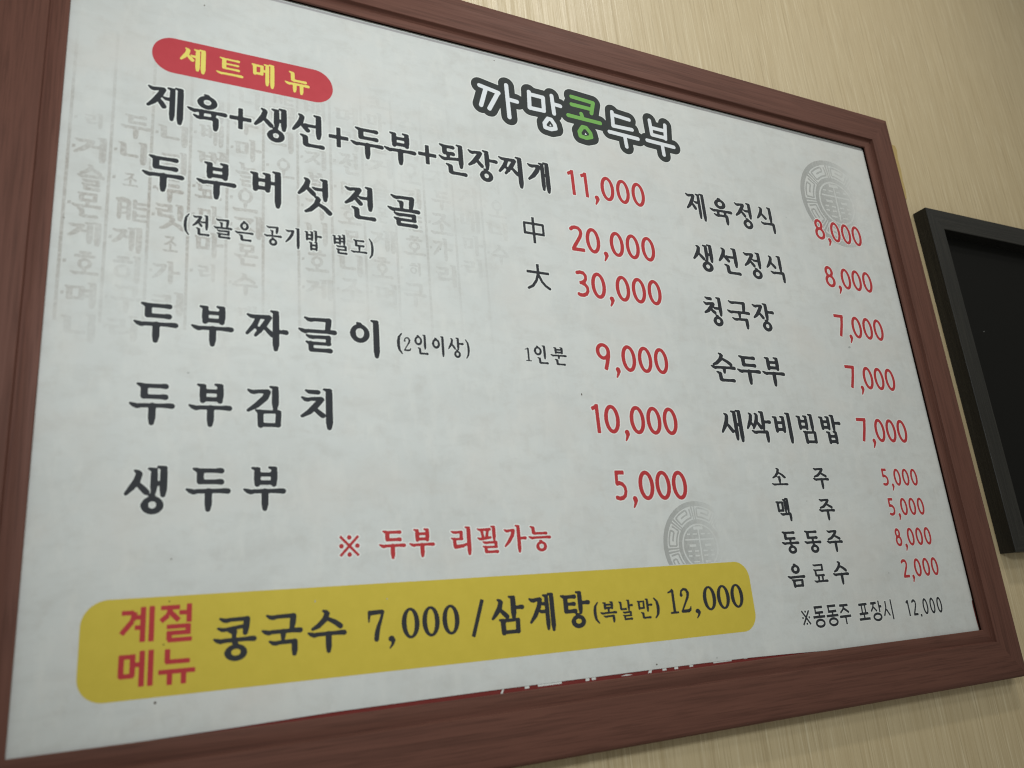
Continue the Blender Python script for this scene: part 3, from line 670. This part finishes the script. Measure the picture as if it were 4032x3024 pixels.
# ---- take-out line ----------------------------------------------------------------------------
TAKEOUT = [[(.8902, .0497), (.9055, .0497)], [(.8922, .0504), (.8920, .0419)], [(.8906, .0428), (.9057, .0430)], [(.8982, .0429), (.8982, .0377)], [(.8869, .0376), (.908, .0377)],
 [(.914, .0497), (.9296, .0497)], [(.9160, .0504), (.9158, .0418)], [(.9143, .0427), (.9297, .0429)], [(.9221, .0428), (.9221, .0375)], [(.9106, .0374), (.9321, .0375)],
 [(.9365, .0489), (.9524, .0490)], [(.9448, .0488), (.9419, .0436), (.9363, .0395)], [(.9442, .0447), (.9525, .0394)], [(.9341, .0347), (.9552, .0349)], [(.9448, .0342), (.9448, .0245)],
 [(.972, .0474), (.9882, .0478)], [(.9774, .047), (.9772, .0357)], [(.9836, .0471), (.9834, .0362)], [(.9712, .0354), (.9882, .0358)], [(.9798, .0355), (.9798, .0291)], [(.9696, .0286), (.9905, .0288)],
 [(.9951, .0477), (1.0063, .0480)], [(1.0009, .0479), (.9988, .0426), (.9942, .0372)], [(1.0, .0425), (1.0055, .0369)], [(1.0109, .0507), (1.0106, .0353)], [(1.0103, .0427), (1.0156, .0429)],
 [(1.0243, .0492), (1.0238, .0402), (1.0181, .0295)], [(1.0243, .0381), (1.0296, .0294)], [(1.0351, .0507), (1.0349, .0239)]]
st = []
for q in TAKEOUT: st += BAR(.0017 if abs(q[0][0] - q[-1][0]) > abs(q[0][1] - q[-1][1]) else .00135, *q)
for cx in (.8978, .9215, 1.0049): st += [('p', [(cx + .0072 * math.cos(a * math.pi / 12), .0296 + .0042 * math.sin(a * math.pi / 12), .0016) for a in range(25)])]
def ref_mark(cx, cz, h, w, rd, r):
    o = BAR(r, (cx - w, cz + h), (cx + w, cz - h)) + BAR(r, (cx - w, cz - h), (cx + w, cz + h))
    for dx, dz in ((0, h * .86), (w * .86, 0), (0, -h * .86), (-w * .86, 0)): o += [('p', [(cx + dx, cz + dz, rd)])]
    return o
st += ref_mark(.8743, .0383, .0088, .0064, .0015, .0013)
raw_ink('note_lettering', st, 'black', .0009, step=.00035)
price([('1', 1.0647, 1.0703), ('2', 1.0765, 1.0862)], 1.0903, (1.0985, 1.1133, 1.1282), .0109, .0257, .0478, m='black', cz=(.0014, -.0022), cch='.', halo=.0008, bold=2.0)
# ---- refill note --------------------------------------------------------------------------------
raw_ink('note_mark', ref_mark(.2802, .1521, .0098, .0094, .0024, .0014), 'red', .0013)
text('note_lettering', [('두', .3106, .3396, .1370, .1664), ('부', .3429, .3715, .1374, .1675), ('리', .3897, .4130, .1373, .1682), ('필', .4202, .4453, .1381, .1682), ('가', .4523, .4806, .1375, .1682), ('능', .4825, .5115, .1377, .1665)], m='red', halo=.0014)
# ---- badge and banner ---------------------------------------------------------------------------
def pill(name, x0, x1, z0, z1, rr, m, y):
    pts = []
    for cx, cz, a0 in ((x1 - rr, z1 - rr, 0), (x0 + rr, z1 - rr, 90), (x0 + rr, z0 + rr, 180), (x1 - rr, z0 + rr, 270)):
        for k in range(13):
            a = math.radians(a0 + k * 7.5); pts.append((cx + rr * math.cos(a), y, cz + rr * math.sin(a)))
    return mesh_obj(name, pts, [tuple(range(len(pts)))], MAT[m], sheet)
pill('red_badge', .0790, .2756, .6666, .7117, .0222, 'badge', -.00006)
text('badge_lettering', [('세', .1069, .1335, .6727, .7044), ('트', .1445, .1737, .6780, .7009), ('메', .1825, .2079, .6724, .7048), ('뉴', .2196, .2483, .6723, .7023)], m='cream', halo=0, base=-.00010)
pill('yellow_banner', .0455, .7910, .0296, .1138, .0215, 'yellow', -.00006)
SEASON = [[(.0773, .1016), (.0872, .1015)], [(.0879, .1020), (.0861, .0944), (.0776, .0839)], [(.0886, .0974), (.0935, .0973)], [(.088, .0888), (.0934, .0886)], [(.0945, .1060), (.0945, .0763)], [(.1015, .1063), (.1015, .0762)],
 [(.1086, .104), (.1245, .1039)], [(.1166, .1030), (.1149, .0974), (.1089, .0925)], [(.1169, .0994), (.1239, .0924)], [(.1238, .0991), (.1305, .099)], [(.1322, .1065), (.1322, .0904)], [(.1138, .0874), (.1339, .0873)], [(.1317, .0882), (.1317, .0803)], [(.114, .0819), (.1339, .0818)], [(.1160, .0827), (.1160, .0760)], [(.1148, .076), (.135, .0759)],
 [(.0787, .0660), (.0787, .0483)], [(.0766, .0648), (.0898, .0648)], [(.0876, .0665), (.0876, .0483)], [(.0775, .0491), (.0890, .0490)], [(.0875, .0579), (.0942, .0578)], [(.095, .0691), (.095, .0396)], [(.102, .0693), (.102, .0395)],
 [(.1152, .0685), (.1152, .0570)], [(.1137, .0578), (.1338, .0576)], [(.1083, .0496), (.1384, .0494)], [(.1175, .0488), (.1175, .0385)], [(.1289, .0488), (.1289, .0386)]]
st = []
for q in SEASON: st += BAR(.00198 if abs(q[0][0] - q[-1][0]) > abs(q[0][1] - q[-1][1]) else .00225, *q)
raw_ink('banner_heading', st, 'red', 0, base=-.00010)
bt = Ink()
for i, (c, a, b, z0, z1) in enumerate([('콩', .1528, .1910, .0530, .0919), ('국', .1952, .2332, .0526, .0915), ('수', .2373, .2753, .0521, .0924)]): bt.glyph('G' + c, G[c], (a, b, z0, z1), 'black', i, 0, -.00010)
bt.build('banner_lettering')
bt = Ink()
for i, (c, a, b, z0, z1) in enumerate([('7', .2965, .3136, .0582, .0884), (',', .3166, .3240, .0507, .0627), ('0', .3310, .3499, .0583, .0881), ('0', .3528, .3717, .0583, .0881), ('0', .3746, .3936, .0583, .0881), ('/', .4063, .4225, .0536, .0914)]): bt.glyph('F' + c, SERIF[c], (a, b, z0, z1), 'black', i, 0, -.00010)
bt.build('banner_price')
bt = Ink()
for i, (c, a, b, z0, z1) in enumerate([('삼', .4300, .4699, .0524, .0928), ('계', .4751, .5068, .0518, .0929), ('탕', .5150, .5530, .0524, .0925), ('(', .5562, .5636, .0552, .0788), ('복', .5648, .5877, .0549, .0784), ('날', .5905, .6103, .0559, .0788), ('만', .6159, .6374, .0555, .0783), (')', .6391, .6471, .0553, .0786)]): bt.glyph('G' + c, G[c], (a, b, z0, z1), 'black', i, 0, -.00010)
bt.build('banner_lettering')
bt = Ink()
for i, (c, a, b, z0, z1) in enumerate([('1', .6611, .6744, .0583, .0871), ('2', .6780, .6936, .0582, .0871), (',', .6987, .7066, .0506, .0616), ('0', .7127, .7327, .0582, .0870), ('0', .7343, .7543, .0582, .0870), ('0', .7559, .7760, .0582, .0870)]): bt.glyph('F' + c, SERIF[c], (a, b, z0, z1), 'black', i, 0, -.00010)
bt.build('banner_price')
# ---- shop title -----------------------------------------------------------------------------------
TW = [[(.4712, .7452), (.4986, .7402)], [(.4802, .7425), (.4712, .7147)], [(.4978, .7397), (.483, .712)], [(.5115, .7555), (.5117, .7054)], [(.5118, .7335), (.5256, .7328)], [(.5457, .7535), (.5443, .7278), (.5663, .7280), (.5672, .7496), (.5457, .7500)], [(.5813, .7560), (.5821, .7273)], [(.5826, .7430), (.5936, .7421)],
 [(.5714, .717), (.5650, .7080), (.5653, .7018), (.5744, .7008), (.5818, .7036), (.5808, .7098), (.5765, .7165), (.5714, .717)], [(.6803, .753), (.679, .7297), (.7116, .7303)], [(.6801, .7488), (.7086, .7464)], [(.6712, .7183), (.7198, .7168)], [(.6970, .7165), (.6977, .6992)],
 [(.746, .7541), (.7466, .7299), (.7708, .7292)], [(.7738, .7519), (.7709, .7278)], [(.7462, .7418), (.772, .7415)], [(.7364, .7182), (.784, .7165)], [(.7629, .7159), (.7633, .6993)]]
TG = [[(.6139, .7627), (.6495, .7607), (.6443, .7422)], [(.6126, .7497), (.6430, .7491)], [(.6270, .7375), (.6283, .7318)], [(.6049, .7303), (.6571, .729)], [(.6264, .7162), (.6200, .7070), (.6208, .7002), (.6301, .6992), (.6390, .7025), (.6380, .7092), (.6324, .7160), (.6264, .7162)]]
rw = .0031
sw = [('p', [(x, z, rw) for x, z in q]) for q in TW]; sg = [('p', [(x, z, rw) for x, z in q]) for q in TG]
raw_ink('title_outline', sw + sg, 'dark', .0101, base=-.00006, level=.0090, step=.0006)
raw_ink('title_lettering', sw, 'white', 0, base=-.00010)
raw_ink('title_lettering', sg, 'green', 0, base=-.00010)
# tiny light kernels inside the two round letters
raw_ink('title_lettering', [('p', [(.5733, .7062, .0008), (.5748, .7062, .0008), (.5738, .7080, .0006)])], 'white', 0, base=-.00010, step=.0003)
raw_ink('title_lettering', [('p', [(.6292, .7048, .0008), (.6307, .7048, .0008), (.6297, .7066, .0006)])], 'white', 0, base=-.00010, step=.0003)
# ---- faded old script --------------------------------------------------------------------------
gh = Ink()
cols = [('리거슬몬게호며니', .590), ('두니조能게히구리', .591), ('니지두릿조가리', .589), ('며배버료마마리', .628), ('니두마늘오지몬수매', .652), ('能배니오', .668), ('배두지부가니호게', .655), ('며미전能호몬니조', .655),
        ('조마늘거슬몬게호며', .690), ('지수거오지能호히구', .690), ('오릿오지두조가리', .690), ('能호니거매마리', .670), ('호마지오니수', .660)]
for c, (word, zt) in enumerate(cols):
    xa = .0078 + .0376 * c
    gh.polys([[(xa - .0015, .37), (xa + .0015, .37), (xa + .0015, .705), (xa - .0015, .705)]], -.000020, 'ghost')
    for r_, ch in enumerate(word):
        zc = zt - .0322 * r_ + .0016 * math.sin(c * 3.1 + r_ * 5.3)
        small = (c * 5 + r_ * 3) % 11 == 0
        hw = (.0078 if small else .0128) + .0012 * math.sin(c + r_ * 2.1); hh = (.0085 if small else .0132) + .0012 * math.sin(c * 2.7 + r_)
        xm = xa + .0205 + .0015 * math.sin(c * 1.7 + r_ * 4.1)
        D, xs, zs, b = glyph_field('G' + ch, G[ch])
        sx = 2 * hw / (b[1] - b[0]); sz = 2 * hh / (b[3] - b[2])
        gh.polys(fill(D, xs, zs, 2.4), -.000024, 'ghost', lambda x, z: (xm - hw + (x - b[0]) * sx, zc + hh - (z - b[2]) * sz))
        if (c * 3 + r_ * 2) % 5 < 3:
            gh.polys([[(xa + .0030, zc - .001), (xa + .0058, zc - .0005), (xa + .0062, zc + .003), (xa + .0032, zc + .0026)]], -.000028, 'ghost')
gh.build('faded_script')
# ---- round seals (origin at the seal's centre, unit radius, scaled) ---------------------------------
def seal(cx, cz, R, rot, zmin=None):
    n = 170
    g = np.linspace(-1.05, 1.05, n); X, Z = np.meshgrid(g, g)
    rr = np.hypot(X, Z); th = (np.degrees(np.arctan2(Z, X)) - rot) % 45.0
    D = np.full(X.shape, 1.0)
    D = np.minimum(D, np.abs(rr - .945) - .055)
    D = np.minimum(D, np.abs(rr - .545) - .048)
    u = (th - 22.5) * math.pi / 180 * .75; v = rr - .745           # sector coords
    inr = (rr > .55) & (rr < .93)
    def ln(p, w):
        d = np.full(X.shape, 1.0)
        for a, b in zip(p[:-1], p[1:]): d = np.minimum(d, sd_bar(u, v, a, b, w, .1))
        return d
    m = np.minimum(ln([(-.262, -.2), (-.262, .2)], .019), ln([(.262, -.2), (.262, .2)], .019))
    sp = [(-.20, .035), (-.20, -.095), (.20, -.095), (.20, .095), (-.115, .095), (-.115, -.02), (.10, -.02), (.10, .03)]
    m = np.minimum(m, ln([(-.2, .1), (-.2, -.1), (.2, -.1), (.2, .1), (-.11, .1), (-.11, 0), (.1, 0)], .019))
    D = np.where(inr, np.minimum(D, m), D)
    # inner disc with the doubled character left open
    disc = rr - .46
    cut = np.full(X.shape, 1.0)
    def cb(a, b, w):
        nonlocal cut
        cut = np.minimum(cut, sd_bar(X, Z, a, b, w, .1))
    cb((0, .36), (0, -.42), .017)
    cb((-.13, .40), (.13, .40), .035)
    for s_ in (-1, 1):
        for z_, a_, b_ in ((.27, .05, .17), (.27, .24, .33), (.15, .02, .40), (-.10, .06, .18), (-.10, .26, .36), (-.20, .06, .18), (-.20, .26, .36), (-.33, .08, .24)):
            cb((s_ * a_, z_), (s_ * b_, z_), .016)
        cb((s_ * .12, .02), (s_ * .30, .02), .026)
    D = np.minimum(D, np.maximum(disc, -cut))
    ink = Ink()
    zl = -2 if zmin is None else (zmin - cz) / R
    P_ = [p for p in fill(D, g, g) if min(q[1] for q in p) > zl]
    ink.polys(P_, -.00003, 'seal')
    o = ink.build('seal_emblem')
    o.location = (cx, 0, cz); o.scale = (R, 1, R)
    return o
seal(1.1109, .6783, .0795, 5)
seal(.7213, .1352, .0560, 5, .1140)
# ---- dirt on the sheet ----------------------------------------------------------------------------
def spot(x, z, rx, rz, m, y=-.00012):
    sp = Ink()
    pts = [(x + rx * math.cos(k * math.pi / 6) * (1 + .2 * math.sin(k * 2.3 + x * 90)), z + rz * math.sin(k * math.pi / 6)) for k in range(12)]
    sp.polys([pts], y, m); sp.build('dirt_speck')
spot(.5739, .3244, .0007, .0016, 'fly')
spot(1.0648, .4229, .0022, .0016, 'smudge'); spot(1.066, .4240, .0012, .0008, 'smudge', -.00013)
for x, z, r_ in ((.1157, .1465, .0006), (.1154, .1092, .0007), (.1118, .0726, .0007), (.1067, .0252, .0011), (.6325, .0049, .0009), (.7203, .0038, .0009), (.4968, .7908, .0007), (.0092, .4764, .0006), (.1305, .7656, .0008)):
    spot(x, z, r_, r_, 'fly' if x < .72 else 'smudge')
for k in range(7):
    spot(random.uniform(.05, 1.18), random.uniform(.02, .78), random.uniform(.0005, .0012), random.uniform(.0004, .0010), 'smudge')

pan = bpy.data.objects['slate_panel']
mesh_obj('dirt_speck', [(1.4285 - bo.x, 0.0108, 0.4835 - bo.z), (1.4300 - bo.x, 0.0108, 0.4830 - bo.z), (1.4308 - bo.x, 0.0108, 0.4848 - bo.z), (1.4294 - bo.x, 0.0108, 0.4842 - bo.z)], [(0, 1, 2, 3)], MAT['smudge'], pan)
# ------------------------------------------------------------------ glue residue on the wall beside the frame
pts = [(1.295, .842), (1.3200, .840), (1.3222, .832), (1.3190, .812), (1.3196, .790), (1.3172, .768), (1.3178, .748), (1.3150, .730), (1.295, .725)]
tp = poly_sheet('glue_residue', pts, YW - .0012, .0010, MAT['tape'], None, Vector((0, 0, 0)))
tag(tp, 'strip of yellowed glue on the wallpaper along the brown frame', 'glue stain')
